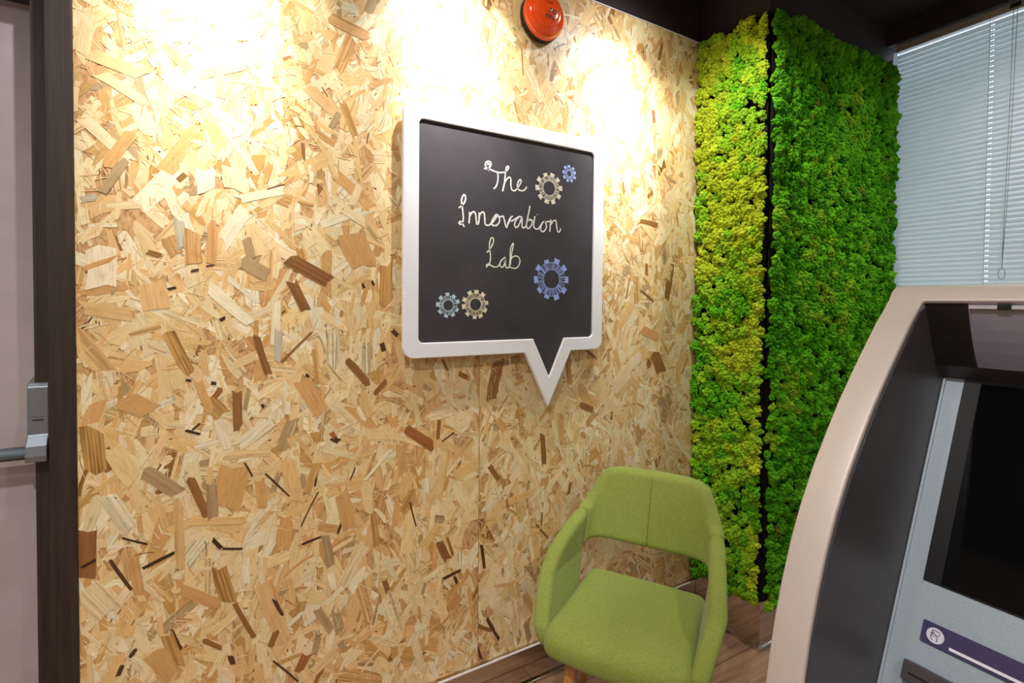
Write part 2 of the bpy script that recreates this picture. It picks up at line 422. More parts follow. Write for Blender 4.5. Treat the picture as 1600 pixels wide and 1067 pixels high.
# ------------------------------------------------------------------ strands of the board wall
PAL = {'w': (245, 232, 196), 'p': (242, 221, 174), 'l': (237, 208, 152), 't': (230, 192, 131), 'o': (217, 170, 108),
       'y': (202, 158, 92), 'b': (152, 106, 56), 'd': (88, 58, 34), 'u': (184, 156, 112), 'g': (202, 194, 172), 'k': (64, 42, 26), 'r': (166, 106, 58)}
def strand_outline(L, W, rag=1.0, neat=False):
    """irregular flake outline, long axis = first coordinate."""
    e = min(L*.16, W*.7)*rag
    w1, w2 = random.uniform(.62, 1.02), random.uniform(.62, 1.02)
    if neat: w1, w2 = random.uniform(.82, 1.04), random.uniform(.82, 1.04)
    bow = random.gauss(0, .012 if neat else .035)*L; sk = random.uniform(-.5, .5)*W*.7
    def end(s, wf):
        qs = np.array([-.5, random.uniform(-.2, .2), .5])*W*wf
        if s > 0: return [(L/2+random.uniform(-e, e*.3), q) for q in qs]
        return [(-L/2+random.uniform(-e*.3, e), q) for q in qs[::-1]]
    pts = end(1, w1)
    pts += [(random.uniform(.12, .3)*L, W*.5*random.uniform(.86, 1.06)), (random.uniform(-.3, -.12)*L, W*.5*random.uniform(.86, 1.06))]
    pts += end(-1, w2)
    pts += [(random.uniform(-.3, -.12)*L, -W*.5*random.uniform(.86, 1.06)), (random.uniform(.12, .3)*L, -W*.5*random.uniform(.86, 1.06))]
    return [(p+sk*q/W, q+bow*((2*p/L)**2-.5)) for p, q in pts]

class Strands:
    def __init__(self): self.v = []; self.f = []; self.uv = []; self.c = []
    def put(self, cx, cz, L, W, ang, rgb, stripe, depth, tilt=(0, 0), local=False, th=.00025, rag=1.0, clamp=None):
        o = strand_outline(L, W, rag, local); n = len(o); base = len(self.v); ca, sa = math.cos(ang), math.sin(ang)
        uo, vo = random.uniform(0, 90), random.uniform(0, 90)
        for top in (1, 0):
            for p, q in o:
                x = ca*p-sa*q; z = sa*p+ca*q
                dy = -(depth if top else depth-th*2.2)+tilt[0]*p+tilt[1]*q
                gx, gz = cx+x, cz+z
                if clamp: gx = min(max(gx, clamp[0]), clamp[1]); gz = min(max(gz, Z_SK+.0004), Z_OSB-.0004)
                self.v.append((gx-cx, dy, gz-cz) if local else (gx, dy, gz)); self.uv.append((p+uo, q+vo)); self.c.append((*rgb, stripe))
        self.f.append(tuple(base+i for i in range(n)))
        for i in range(n):
            j = (i+1) % n; self.f.append((base+i, base+n+i, base+n+j, base+j))
    def mesh(self, name):
        me = bpy.data.meshes.new(name); me.from_pydata(self.v, [], self.f); me.update()
        ul = me.uv_layers.new(name='UVMap'); vi = np.empty(len(me.loops), np.int32); me.loops.foreach_get('vertex_index', vi)
        ul.data.foreach_set('uv', np.array(self.uv, np.float32)[vi].ravel())
        ca = me.color_attributes.new('col', 'FLOAT_COLOR', 'POINT'); ca.data.foreach_set('color', np.array(self.c, np.float32).ravel())
        me.materials.append(M['strand']); return me

def jit(rgb, a=.07):
    k = 1+random.uniform(-a, a); l = s2l(rgb)
    return tuple(max(0, min(1, x*k*(1+random.uniform(-.03, .03)))) for x in l)
def rang():
    return random.gauss(math.pi/2, .62) if random.random() < .72 else random.uniform(0, math.pi)
def clampx(x, z, hl):   # keep whole flake on its board
    return X_OSB0+.004 < x < X_COL-.004 and Z_SK+.004 < z < Z_OSB-.004

stuff = Strands()
def board_of(x):
    return (X_OSB0+.0005, X_JOINT-.0008) if x < X_JOINT else (X_JOINT+.0008, X_COL-.003)
def scatter(n, Lr, Wr, names, wts, dr, stripe_p=.2, rag=1.0):
    k = 0; tries = 0
    while k < n and tries < n*14:
        tries += 1
        L = random.uniform(*Lr); W = random.uniform(*Wr); a = rang()
        x = random.uniform(X_OSB0, X_COL); z = random.uniform(Z_SK, Z_OSB)
        nm = random.choices(names, wts)[0]
        st = random.uniform(.35, .9) if random.random() < stripe_p else random.uniform(0, .12)
        stuff.put(x, z, L, W, a, jit(PAL[nm]), st, random.uniform(*dr), (random.gauss(0, .0012), random.gauss(0, .004)), rag=rag, clamp=board_of(x)); k += 1
scatter(4200, (.07, .17), (.014, .046), 'wpltoyub', (9, 22, 26, 17, 6, 3, 2, .6), (.0002, .0009), .22)
scatter(3000, (.04, .10), (.007, .020), 'wpltoyub', (11, 22, 22, 15, 6, 4, 2, 1), (.0005, .0011), .2)
scatter(3000, (.012, .05), (.0010, .0032), 'wpltoybd', (14, 18, 18, 14, 8, 4, 3, 1), (.0008, .0014), .05)
scatter(4500, (.012, .05), (.0006, .0014), 'wplty', (10, 10, 8, 5, 3), (.0010, .0015), .0)
scatter(520, (.004, .014), (.0012, .0035), 'bdkr', (5, 5, 2, 3), (.0010, .0015), .0)
so = link('strand_layer', stuff.mesh('strand_layer'), None, wall_back); tag(so, kind='stuff')

HAND = [  # strands one can pick out: end points in the photograph, width, tone
 (515,27,577,60,19,'o',.7),(494,205,525,228,9,'o',.5),(535,161,558,219,12,'y',.6),(530,175,517,200,9,'u',.2),(585,-4,575,20,15,'u',.3),
 (136,82,232,122,20,'t',0),(150,112,232,163,17,'l',.1),(310,118,390,101,15,'t',.1),(165,262,208,205,18,'o',.1),(338,82,345,155,13,'t',.3),
 (450,403,514,440,22,'b',.6),(454,436,481,492,15,'b',.7),(279,338,285,392,14,'g',.9),(262,370,278,400,20,'o',.4),(300,355,302,415,24,'o',.5),(332,345,330,412,14,'o',.3),
 (385,372,394,405,14,'u',.3),(377,407,418,430,22,'u',.1),(158,385,158,455,38,'w',.1),(325,447,392,505,18,'w',.1),(230,393,252,400,8,'b',.4),(236,440,246,486,36,'t',.2),
 (278,282,290,272,8,'b',.3),(372,312,448,296,14,'w',.1),(417,296,445,288,2,'d',0),(320,262,322,300,27,'w',0),(365,262,370,300,36,'p',.1),(262,452,275,449,4,'k',0),(343,501,352,496,5,'k',0),(322,416,334,414,3,'d',0),(298,424,311,421,4,'d',.2),
 (125,312,152,308,10,'g',.3),(130,420,190,400,8,'o',.1),(122,480,205,492,22,'t',.15),(158,305,200,245,12,'u',.2),
 (262,517,296,583,17,'y',1.),(400,525,420,587,11,'b',.5),(435,512,434,563,12,'g',.2),(440,565,488,518,3.5,'b',0),(490,545,496,600,6,'y',.3),(370,605,372,671,14,'b',.4),(333,623,346,606,8,'r',.3),
 (290,593,299,595,4,'k',0),(329,598,338,599,5,'k',0),(478,584,483,590,4,'k',0),(409,631,412,637,4,'k',0),
 (142,668,150,742,28,'y',1.),(163,700,172,735,14,'b',.3),(296,745,325,810,12,'b',.5),(330,757,333,812,16,'u',.4),(368,722,352,792,44,'o',.15),(172,695,212,755,28,'l',.1),(222,735,280,770,22,'u',.3),
 (367,700,425,657,20,'w',.35),(338,655,358,700,16,'w',.1),(347,712,425,706,12,'l',.3),(405,745,410,795,14,'o',.1),(448,710,462,790,24,'t',.1),(498,720,478,770,12,'o',.2),(415,740,452,775,3,'d',.1),(382,722,395,745,3,'d',0),(470,822,497,768,2,'d',0),
 (470,590,508,652,26,'o',.1),(190,622,240,645,30,'o',.1),(277,780,282,888,13,'t',.3),(290,672,312,678,4,'k',0),(300,672,314,660,3,'d',0),(308,590,330,645,13,'o',.1),(322,622,350,650,22,'y',.5),
 (138,818,132,905,26,'b',.5),(127,887,152,873,5,'k',0),(221,889,278,860,5,'k',0),(332,842,347,857,6,'k',0),(347,857,380,857,4,'d',0),(342,885,360,945,22,'y',.9),(172,875,206,922,5,'d',0),(208,865,219,935,14,'o',.3),
 (258,985,282,1047,16,'y',.6),(268,983,284,1015,4,'d',0),(317,1000,347,1013,7,'b',.2),(360,1023,364,1038,8,'d',0),(427,1032,467,1065,3,'d',0),(465,1050,480,1020,14,'r',.3),(408,915,445,1000,22,'t',.1),(365,940,397,995,7,'b',.3),(335,992,385,950,3,'p',0),
 (280,920,347,945,16,'o',.15),(495,950,520,990,12,'u',.3),(422,1010,432,985,10,'b',.2),(507,835,515,885,11,'u',.3),(470,851,502,838,3.5,'k',0),(425,930,442,962,5,'d',0),(240,1020,270,1060,28,'o',.2),(183,1058,192,1038,6,'d',0),(203,1027,213,1012,6,'d',0),
 (130,915,175,960,34,'p',.4),(385,870,385,915,10,'w',0),(300,815,385,812,12,'t',.2),(230,850,190,840,3,'k',0),
 (532,765,548,832,22,'o',.15),(495,822,527,825,12,'o',.1),(527,835,535,812,4,'d',0),(508,835,519,885,11,'u',.4),(632,668,680,700,16,'r',.3),(625,690,630,740,16,'o',.1),(583,805,588,852,10,'y',.6),(627,800,645,762,9,'y',.7),(570,750,612,702,5,'w',0),
 (765,728,778,748,8,'b',.3),(847,678,850,727,9,'b',.2),(686,847,700,875,12,'b',.4),(698,838,708,868,5,'r',0),(640,785,650,822,2.5,'d',0),(686,655,684,685,6,'b',0),(690,690,710,675,2,'d',0),(497,725,492,760,3,'d',0),(547,750,555,730,2,'d',0),(752,850,757,890,5,'d',0),(517,675,524,684,7,'r',0),(518,684,530,690,8,'d',.2),
 (998,345,1027,352,8,'b',.3),(990,342,1012,322,12,'w',0),(1022,551,1034,584,22,'b',.2),(1000,453,1022,472,4,'b',0),(1010,411,1010,430,6,'r',0),(1001,514,1031,528,14,'o',.1),(958,608,985,575,22,'p',.1),
 (548,362,570,420,42,'o',.1),(532,324,573,350,14,'p',.1),(548,322,562,290,12,'p',0),(540,560,576,600,12,'b',.4),(604,408,602,480,20,'y',.8),(612,515,622,525,7,'d',0),(596,535,600,550,8,'d',0),(566,443,569,450,4,'k',0),(581,438,584,446,4,'k',0),(585,615,603,595,8,'b',.2),
 (1029,96,1034,66,6,'b',.3),(1018,84,1035,58,6,'o',.4),(1045,60,1048,90,10,'o',.3),(1035,62,1030,92,8,'o',.3),(1020,172,1022,192,6,'r',0),(815,75,817,118,2.5,'b',0),(867,75,884,68,2.5,'d',0),(936,110,945,130,6,'t',.3),(978,75,975,95,9,'p',0),(1082,140,1062,125,14,'p',.1),
 (690,560,700,580,4,'b',0),(716,583,730,590,8,'r',.2),(775,655,790,672,12,'o',.2),(905,600,925,640,16,'o',.2),(905,632,925,640,10,'b',.2),(968,700,975,760,14,'t',.5),(885,545,890,600,10,'y',.5),
 (600,905,606,925,8,'b',.2),(690,905,720,890,5,'d',0),(710,900,714,912,5,'d',0),(763,970,772,985,5,'d',0),(700,950,720,930,14,'y',.2),(735,975,770,985,6,'b',.2),(760,965,780,1000,5,'d',.1),(820,970,828,1002,10,'u',.4),(745,1010,752,1030,5,'d',0),
]
def put_single(x, z, L, W, a, nm, stripe, depth):
    s = Strands(); s.put(x, z, L, W, a, jit(PAL[nm], .05), stripe, depth, (random.gauss(0, .0008), random.gauss(0, .002)), local=True, clamp=board_of(x))
    o = link('strand', s.mesh('strand'), None, wall_back); o.location = (x, 0, z); return o
count = 0
for (x1, y1, x2, y2, w, nm, st) in HAND:
    ax, az = wall_pt(x1, y1, 0); bx_, bz = wall_pt(x2, y2, 0); qx, qz = wall_pt((x1+x2)/2, (y1+y2)/2, 0); rx, rz = wall_pt((x1+x2)/2, (y1+y2)/2+w, 0)
    L = math.hypot(bx_-ax, bz-az); W = abs(rz-qz)
    if W > L: L, W, a0 = W, L, math.pi/2
    else: a0 = 0
    put_single(qx, qz, L*1.02, W, math.atan2(bz-az, bx_-ax)+a0, nm, st, random.uniform(.0015, .0018)); count += 1
while count < 300:
    L = random.uniform(.085, .15); W = random.uniform(.022, .042); a = rang(); x = random.uniform(X_OSB0, X_COL); z = random.uniform(Z_SK, Z_OSB)
    put_single(x, z, L, W, a, random.choices('wplto', (5, 8, 9, 8, 4))[0], random.uniform(.3, .7) if random.random() < .25 else .05, random.uniform(.0010, .0014)); count += 1

# ------------------------------------------------------------------ moss panels
def ico(sub):
    bm = bmesh.new(); bmesh.ops.create_icosphere(bm, subdivisions=sub, radius=1.0)
    v = np.array([p.co[:] for p in bm.verts]); f = np.array([[q.index for q in p.verts] for p in bm.faces]); bm.free(); return v, f
ICO1, ICO2 = ico(1), ico(2)
def clump_template(nb, seed):
    r = np.random.default_rng(seed); V = [ICO2[0]*np.array([.80, .80, .62])]; Fc = [ICO2[1]]; T = [np.zeros(len(ICO2[0]))]; off = len(ICO2[0])
    for i in range(nb):
        zz = 1-(i+.5)/nb*1.15; a = i*2.39996+r.uniform(-.4, .4); rr = math.sqrt(max(0, 1-zz*zz))
        p = np.array([rr*math.cos(a), rr*math.sin(a), zz*.8])*r.uniform(.68, 1.02)
        s = r.uniform(.24, .38)
        V.append(ICO1[0]*s*r.uniform(.8, 1.2, 3)+p); Fc.append(ICO1[1]+off); off += len(ICO1[0]); T.append(np.full(len(ICO1[0]), r.uniform(-.16, .2)))
    return np.concatenate(V), np.concatenate(Fc), np.concatenate(T)
TEMPL = [clump_template(18, k) for k in range(5)]
def vnoise(p, seed, freq):
    """cheap smooth 2D value noise."""
    r = np.random.default_rng(seed); g = r.random((64, 64)); q = p*freq; i = np.floor(q).astype(int); f = q-i; f = f*f*(3-2*f)
    def G(a, b): return g[a % 64, b % 64]
    return (G(i[:, 0], i[:, 1])*(1-f[:, 0])+G(i[:, 0]+1, i[:, 1])*f[:, 0])*(1-f[:, 1])+(G(i[:, 0], i[:, 1]+1)*(1-f[:, 0])+G(i[:, 0]+1, i[:, 1]+1)*f[:, 0])*f[:, 1]
def moss_mesh(name, width, z0, z1, step, size, frame, colf, seed):
    """clumps over a panel; local u across, w up, n outward."""
    r = np.random.default_rng(seed); pts = []
    nu, nz = int(width/step), int((z1-z0)/step)
    for j in range(nz+1):
        for i in range(nu+1):
            pts.append((min(max((i+.5*(j % 2))/nu*width+r.normal(0, step*.28), 0), width), z0+j/nz*(z1-z0)+r.normal(0, step*.28)))
    P = np.array(pts); N = len(P)
    hgt = .012+.014*vnoise(P, seed+5, 14)+.018*r.random(N)
    S = size*r.uniform(.65, 1.35, N); colr = colf(P, r)
    VV, FF, CC = [], [], []; off = 0
    which = r.integers(0, len(TEMPL), N)
    for t in range(len(TEMPL)):
        idx = np.where(which == t)[0]; tv, tf, tt = TEMPL[t]; n = len(idx)
        a = r.uniform(0, 2*math.pi, n); ca, sa = np.cos(a), np.sin(a)
        x = tv[None, :, 0]*ca[:, None]-tv[None, :, 1]*sa[:, None]; y_ = tv[None, :, 0]*sa[:, None]+tv[None, :, 1]*ca[:, None]; z_ = np.broadcast_to(tv[None, :, 2], x.shape)
        tx, ty = r.normal(0, .35, n)[:, None], r.normal(0, .35, n)[:, None]
        x2 = x+z_*tx; y2 = y_+z_*ty
        s = S[idx][:, None]
        U = P[idx, 0][:, None]+x2*s; Wz = P[idx, 1][:, None]+y2*s; Nn = hgt[idx][:, None]+z_*s*1.25
        v = frame(U, Wz, Nn).reshape(-1, 3)
        k = (1+tt[None, :])*np.ones((n, 1))
        c = np.concatenate([np.clip(colr[idx][:, None, :]*k[:, :, None], 0, 1), np.ones((n, len(tv), 1))], 2).reshape(-1, 4)
        f = (tf[None]+(np.arange(n)*len(tv))[:, None, None]).reshape(-1, 3)+off; off += n*len(tv)
        VV.append(v); FF.append(f); CC.append(c)
    me = raw_mesh(name, np.concatenate(VV), np.concatenate(FF))
    ca_ = me.color_attributes.new('col', 'FLOAT_COLOR', 'POINT'); ca_.data.foreach_set('color', np.concatenate(CC).astype(np.float32).ravel())
    me.materials.append(M['moss']); return me
G_YEL, G_LIME, G_MID, G_DEEP, G_OLIVE = (np.array(s2l(c)) for c in ((196, 220, 56), (158, 212, 50), (110, 194, 38), (78, 160, 28), (118, 146, 36)))
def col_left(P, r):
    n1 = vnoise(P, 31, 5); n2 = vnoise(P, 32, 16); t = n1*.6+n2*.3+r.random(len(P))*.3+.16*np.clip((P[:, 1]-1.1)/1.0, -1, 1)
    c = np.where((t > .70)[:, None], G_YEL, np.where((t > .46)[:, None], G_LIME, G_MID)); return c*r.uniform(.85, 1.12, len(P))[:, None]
def col_right(P, r):
    n1 = vnoise(P, 41, 4); n2 = vnoise(P, 42, 13); t = n1*.5+n2*.4+r.random(len(P))*.4
    c = np.where((t > .92)[:, None], G_LIME*.9, np.where((t > .60)[:, None], G_MID, np.where((t > .32)[:, None], G_DEEP, G_OLIVE))); return c*r.uniform(.85, 1.12, len(P))[:, None]
MZ0, MZ1 = .205, 2.525
mp1 = empty('moss_panel', (X_COL, -.16, 0)); tag(mp1, 'narrow yellow-green moss panel at right angles to the strand board wall', 'moss panel', 'moss panels on the column')
o = box('backing', X_COL-.004, X_COL-.0004, Y_COL+.004, -.004, .2005, 2.55, M['backing'], mp1); o.location = (-X_COL, .16, 0)
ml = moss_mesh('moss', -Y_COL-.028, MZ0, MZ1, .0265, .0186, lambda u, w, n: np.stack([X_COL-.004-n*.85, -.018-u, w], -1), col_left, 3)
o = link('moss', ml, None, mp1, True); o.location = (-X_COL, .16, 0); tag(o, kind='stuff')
mp2 = empty('moss_panel', (2.3, Y_COL, 0)); tag(mp2, 'wide deep green moss panel beside the window blind', 'moss panel', 'moss panels on the column')
o = box('backing', X_COL+.012, X_WIN-.03, Y_COL-.004, Y_COL-.0004, .2005, 2.55, M['backing'], mp2); o.location = (-2.3, -Y_COL, 0)
mr = moss_mesh('moss', X_WIN-X_COL-.030, MZ0, MZ1, .0272, .0186, lambda u, w, n: np.stack([X_COL-.001+u, Y_COL-.004-n*.85, w], -1), col_right, 4)
o = link('moss', mr, None, mp2, True); o.location = (-2.3, -Y_COL, 0); tag(o, kind='stuff')

# ------------------------------------------------------------------ venetian blind
bl = empty('venetian_blind', (X_WIN+.02, -1.3, 0)); tag(bl, 'pale grey venetian blind hanging in the window', 'window blind')
BY0, BY1 = -2.28, -.345
def bpart(o): o.location = (-(X_WIN+.02), 1.3, 0); return o
bpart(box('headrail', X_WIN-.004, X_WIN+.032, BY0, BY1, 2.625, 2.655, M['rail'], bl, .002))
PITCH, SW = .0219, .0258
HOLES = (-.695, -1.45, -2.10)
def slat_mesh(tilt, name):
    ys = [BY0]
    for hy in sorted(HOLES): ys += [hy-.0065, hy+.0065]
    ys.append(BY1); qs = [-.5, -.25, -.08, .08, .25, .5]
    vs, fs = [], []
    for yv in ys:
        for q in qs:
            s = q*SW; crown = .0042*(1-(2*q)**2)
            dx, dz = math.cos(tilt)*s-math.sin(tilt)*crown, -math.sin(tilt)*s-math.cos(tilt)*crown
            vs.append((dx, yv, -dz if False else dz))
    nq = len(qs)
    for i in range(len(ys)-1):
        for k in range(nq-1):
            if k == 2 and i % 2 == 1: continue
            fs.append((i*nq+k, (i+1)*nq+k, (i+1)*nq+k+1, i*nq+k+1))
    me = bpy.data.meshes.new(name); me.from_pydata(vs, [], fs); me.update(); me.materials.append(M['slat'])
    me.polygons.foreach_set('use_smooth', [True]*len(me.polygons)); return me
TILT = math.radians(-72)
slat_me = slat_mesh(TILT, 'slat')
z = 2.603; k = 0
while z > .70:
    s = bpy.data.objects.new('slat', slat_me); COL.objects.link(s); s.parent = bl; s.location = (-.008, 1.3, z); s.rotation_euler = (0, math.radians(random.gauss(0, .5)), 0)
    z -= PITCH; k += 1
bpart(box('bottom_rail', X_WIN+.004, X_WIN+.026, BY0, BY1, .68, .692, M['rail'], bl, .002))
for hy in HOLES:
    for dx in (-.014, .014):
        bpart(tube('ladder_cord', [(X_WIN+.012+dx, hy+.004, 2.63), (X_WIN+.012+dx, hy+.004, .69)], .0007, M['cord'], bl, 6))
# pull cord with loop
yc = -.765
bpart(tube('pull_cord', [(X_WIN-.006, yc, 2.63), (X_WIN-.006, yc+.004, 2.2), (X_WIN-.006, yc+.010, 1.8), (X_WIN-.006, yc+.014, 1.56)], .0010, M['cord'], bl, 6))
bpart(tube('pull_cord', [(X_WIN-.006, yc-.012, 2.63), (X_WIN-.006, yc-.005, 2.2), (X_WIN-.006, yc+.004, 1.8), (X_WIN-.006, yc+.014, 1.56)], .0010, M['cord'], bl, 6))
bpart(tube('cord_loop', [(X_WIN-.006, yc+.014+.011*math.sin(t), 1.535+.024*math.cos(t)) for t in np.linspace(0, 2*math.pi, 17)], .0012, M['cord'], bl, 6))
bpart(box('cord_lock', X_WIN-.006, X_WIN-.0042, yc-.022, yc+.012, 2.634, 2.652, M['black'], bl, .001))

# ------------------------------------------------------------------ chalkboard sign in the shape of a speech bubble
SX0, SX1, SZ0, SZ1 = .482, 1.269, 1.222, 2.013
sign = empty('chalkboard_sign', (.875, 0, 1.222)); tag(sign, 'white framed speech bubble chalkboard with chalk lettering and gears', 'chalkboard')
def spart(o): o.location = (-.875, 0, -1.222); return o
def bubble(x0, x1, z0, z1, r, ta, tip, tb, n=7):
    rr = rounded_rect(x0, x1, z0, z1, r, n)     # starts right-top, goes counter-clockwise
    k = 3*(n+1)                                  # tail goes between bottom-left and bottom-right corners
    tipx, tipz = tip
    return rr[:k]+[(ta, z0)]+[(tipx-.004, tipz+.006), (tipx, tipz), (tipx+.004, tipz+.006)]+[(tb, z0)]+rr[k:]
outer = bubble(SX0, SX1, SZ0, SZ1, .036, .921, (1.021, 1.025), 1.121)
inner = bubble(.5325, 1.2205, 1.2705, 1.964, .016, .9555, (1.0245, 1.134), 1.0895)
YF, YB, YBD = -.042, -.027, -.0350
KS = (DIST+YF)/(DIST-.05)
outer = [(p*KS, CAMH+(q-CAMH)*KS) for p, q in outer]; inner = [(p*KS, CAMH+(q-CAMH)*KS) for p, q in inner]
bm = bmesh.new()
n = len(outer)
of = [bm.verts.new((p, YF, q)) for p, q in outer]; inf = [bm.verts.new((p, YF, q)) for p, q in inner]
ob = [bm.verts.new((p, YB, q)) for p, q in outer]; inb = [bm.verts.new((p, YBD-.0005, q)) for p, q in inner]
fr_edges = []
for i in range(n):
    j = (i+1) % n
    bm.faces.new((of[i], of[j], inf[j], inf[i])); bm.faces.new((of[j], of[i], ob[i], ob[j])); bm.faces.new((inf[i], inf[j], inb[j], inb[i]))
bm.faces.new(ob)
bm.edges.ensure_lookup_table()
es = [e for e in bm.edges if (e.verts[0] in of and e.verts[1] in of) or (e.verts[0] in inf and e.verts[1] in inf)]
bmesh.ops.recalc_face_normals(bm, faces=bm.faces[:])
bmesh.ops.bevel(bm, geom=es, offset=.0035, segments=3, profile=.5, affect='EDGES')
bmesh.ops.triangulate(bm, faces=[f for f in bm.faces if len(f.verts) > 4])
fr = spart(link('frame', bm_mesh('frame', bm), M['white'], sign))
brd = spart(prism('board', [(p, q) for p, q in inner], 'y', YBD, YB-.0005, M['board'], sign))
for px, pz in ((.6, 1.35), (1.15, 1.35), (.6, 1.9), (1.15, 1.9)):
    spart(lathe('standoff', [(.0, -.0268), (.012, -.0268), (.012, -.0005), (0, -.0005)], M['black'], sign, 16, lambda x, y, z, px=px, pz=pz: (px+x, z, pz+y)))
# chalk: ribbons of chalk lying on the board
YCH = YBD-.0005
def catmull(p, closed=False, sub=6):
    p = [Vector(q) for q in p]; out = []; n = len(p)
    if n < 3: return p
    for i in range(n-1):
        a, b, c, d = p[max(i-1, 0)], p[i], p[i+1], p[min(i+2, n-1)]
        for k in range(sub):
            t = k/sub; out.append(.5*((2*b)+(c-a)*t+(2*a-5*b+4*c-d)*t*t+(3*b-a-3*c+d)*t**3))
    out.append(p[-1]); return out
class Chalk:
    def __init__(self): self.v = []; self.f = []
    def ribbon(self, pts, w, y=YCH):
        base = len(self.v); m = len(pts)
        for k in range(m):
            t = pts[min(k+1, m-1)]-pts[max(k-1, 0)]; nrm = Vector((-t.y, t.x)); nrm = nrm.normalized() if nrm.length > 0 else Vector((0, 1))
            ww = w*.5*(random.uniform(.82, 1.12) if 0 < k < m-1 else .6)
            self.v += [(pts[k].x+nrm.x*ww, y, pts[k].y+nrm.y*ww), (pts[k].x-nrm.x*ww, y, pts[k].y-nrm.y*ww)]
        for k in range(m-1): self.f.append((base+2*k, base+2*k+1, base+2*k+3, base+2*k+2))
    def poly(self, pts, y=YCH):
        b = len(self.v); self.v += [(p, y, q) for p, q in pts]; self.f.append(tuple(range(b, b+len(pts))))
    def done(self, name, mat):
        me = bpy.data.meshes.new(name); me.from_pydata(self.v, [], self.f); me.update(); return spart(link(name, me, mat, sign))
def write(name, strokes, x0, y0, sc, w, mat):
    c = Chalk(); lay = 0
    for st in strokes:
        pts = [Vector(wall_pt(x0+a/sc, y0+b/sc, YBD)) for a, b in st]
        c.ribbon(catmull(pts) if len(pts) > 2 else pts, w, YCH-.00004*lay); lay += 1
    return c.done(name, mat)
THE = [[(140,292),(185,300),(225,275),(242,235),(230,202),(200,197),(170,215),(162,250),(180,285),(215,300),(260,322),(320,345),(380,352),(440,345)], [(212,288),(228,252),(208,228),(188,245)], [(203,325),(208,328)],
       [(333,350),(338,420),(330,490),(310,545),(275,580)], [(440,345),(470,312),(487,280),(470,265),(452,288),(443,340),(435,420),(425,500),(398,614)], [(405,612),(420,540),(445,465),(490,418),(516,440),(516,520),(530,588),(565,605),(600,580)],
       [(600,580),(640,520),(660,472),(645,450),(620,480),(605,540),(625,590),(670,605),(710,590),(738,548)]]
INN = [[(118,248),(150,225),(180,190),(196,140),(182,100),(163,118),(150,165),(158,230),(165,300),(170,360),(160,410),(140,430),(120,415),(132,400),(150,405),(165,430),(180,460)],
       [(240,290),(238,350),(232,422)], [(238,345),(268,297),(298,297),(310,350),(318,435)], [(345,298),(345,370),(334,436)], [(342,345),(368,302),(398,300),(408,360),(412,425),(440,442),(470,430),(510,390),(545,332)],
       [(545,332),(570,362),(570,402),(540,440),(500,442),(482,412),(512,350),(540,322),(580,347),(612,335)], [(612,335),(625,380),(648,465),(665,420),(690,362),(720,338)], [(668,430),(700,370)], [(700,400),(745,370),(790,345),(818,350)],
       [(790,347),(752,388),(738,440),(760,465),(790,432),(820,352),(822,400),(825,460),(850,466),(872,440)], [(910,225),(896,300),(880,380),(870,450),(890,478),(920,450),(935,402),(915,376),(888,392)], [(918,390),(945,388)], [(905,235),(888,330)],
       [(965,340),(955,400),(950,450),(970,480),(1000,480),(1030,440),(1060,397)], [(988,320),(996,326)], [(1060,397),(1086,420),(1090,470),(1060,510),(1030,500),(1030,460),(1052,412),(1090,402),(1132,400)],
       [(1142,378),(1135,440),(1128,515)], [(1134,445),(1165,397),(1195,390),(1205,440),(1215,508),(1238,512),(1251,475)]]
LAB = [[(430,745),(470,700),(500,640),(505,592),(485,578),(465,620),(460,690),(470,760),(470,830),(450,880),(420,910)], [(420,888),(450,872),(490,895),(530,905),(560,890),(600,825),(640,795)],
       [(640,795),(600,822),(575,870),(590,905),(620,890),(640,802),(636,860),(645,908),(672,910),(690,880)], [(725,635),(700,680),(690,740),(690,800),(682,890)], [(725,635),(722,682),(706,760),(692,880)], [(692,832),(720,792),(770,785),(798,830),(785,890),(745,920),(700,910),(675,905)]]
write('lettering', THE, 740, 230, 8.889, .0052, M['chalk'])['label'] = 'white chalk word in the top line'
write('lettering', INN, 700, 290, 7.115, .0056, M['chalk'])['label'] = 'white chalk word in the middle line'
write('lettering', LAB, 700, 290, 7.115, .0044, M['chalk_green'])['label'] = 'pale green chalk word in the bottom line'
def gear(u, v, ro, rr, ri, teeth, mat, rot=0.0, hatch=46, wd=.0016):
    cx, cz = wall_pt(u, v, YBD); c = Chalk()
    def circ(r, w, lay):
        c.ribbon([Vector((cx+r*math.cos(t)*random.uniform(.985, 1.015), cz+r*math.sin(t)*random.uniform(.985, 1.015))) for t in np.linspace(0, 2*math.pi, 40)], w, YCH-lay)
    circ(ri, wd*1.3, 0); circ(rr, wd*1.1, .00004)
    for k in range(hatch):
        a = 2*math.pi*k/hatch+random.uniform(-.03, .03); b = a+random.uniform(-.05, .05)
        c.ribbon([Vector((cx+ri*math.cos(a), cz+ri*math.sin(a))), Vector((cx+rr*math.cos(b), cz+rr*math.sin(b)))], (rr+ri)*math.pi/hatch*random.uniform(.45, .95), YCH-.00008)
    for k in range(teeth):
        a = rot+2*math.pi*k/teeth+random.uniform(-.06, .06); hw = math.pi/teeth*random.uniform(.48, .60)
        r2 = ro*random.uniform(.95, 1.03)
        c.poly([(cx+rr*.99*math.cos(a-hw), cz+rr*.99*math.sin(a-hw)), (cx+r2*math.cos(a-hw*.92), cz+r2*math.sin(a-hw*.92)), (cx+r2*math.cos(a+hw*.92), cz+r2*math.sin(a+hw*.92)), (cx+rr*.99*math.cos(a+hw), cz+rr*.99*math.sin(a+hw))], YCH-.00012)
    return c.done('chalk_gear', mat)
gear(858, 294, .058, .0437, .0265, 10, M['chalk_cream'], .1)['label'] = 'cream chalk gear beside the top word'
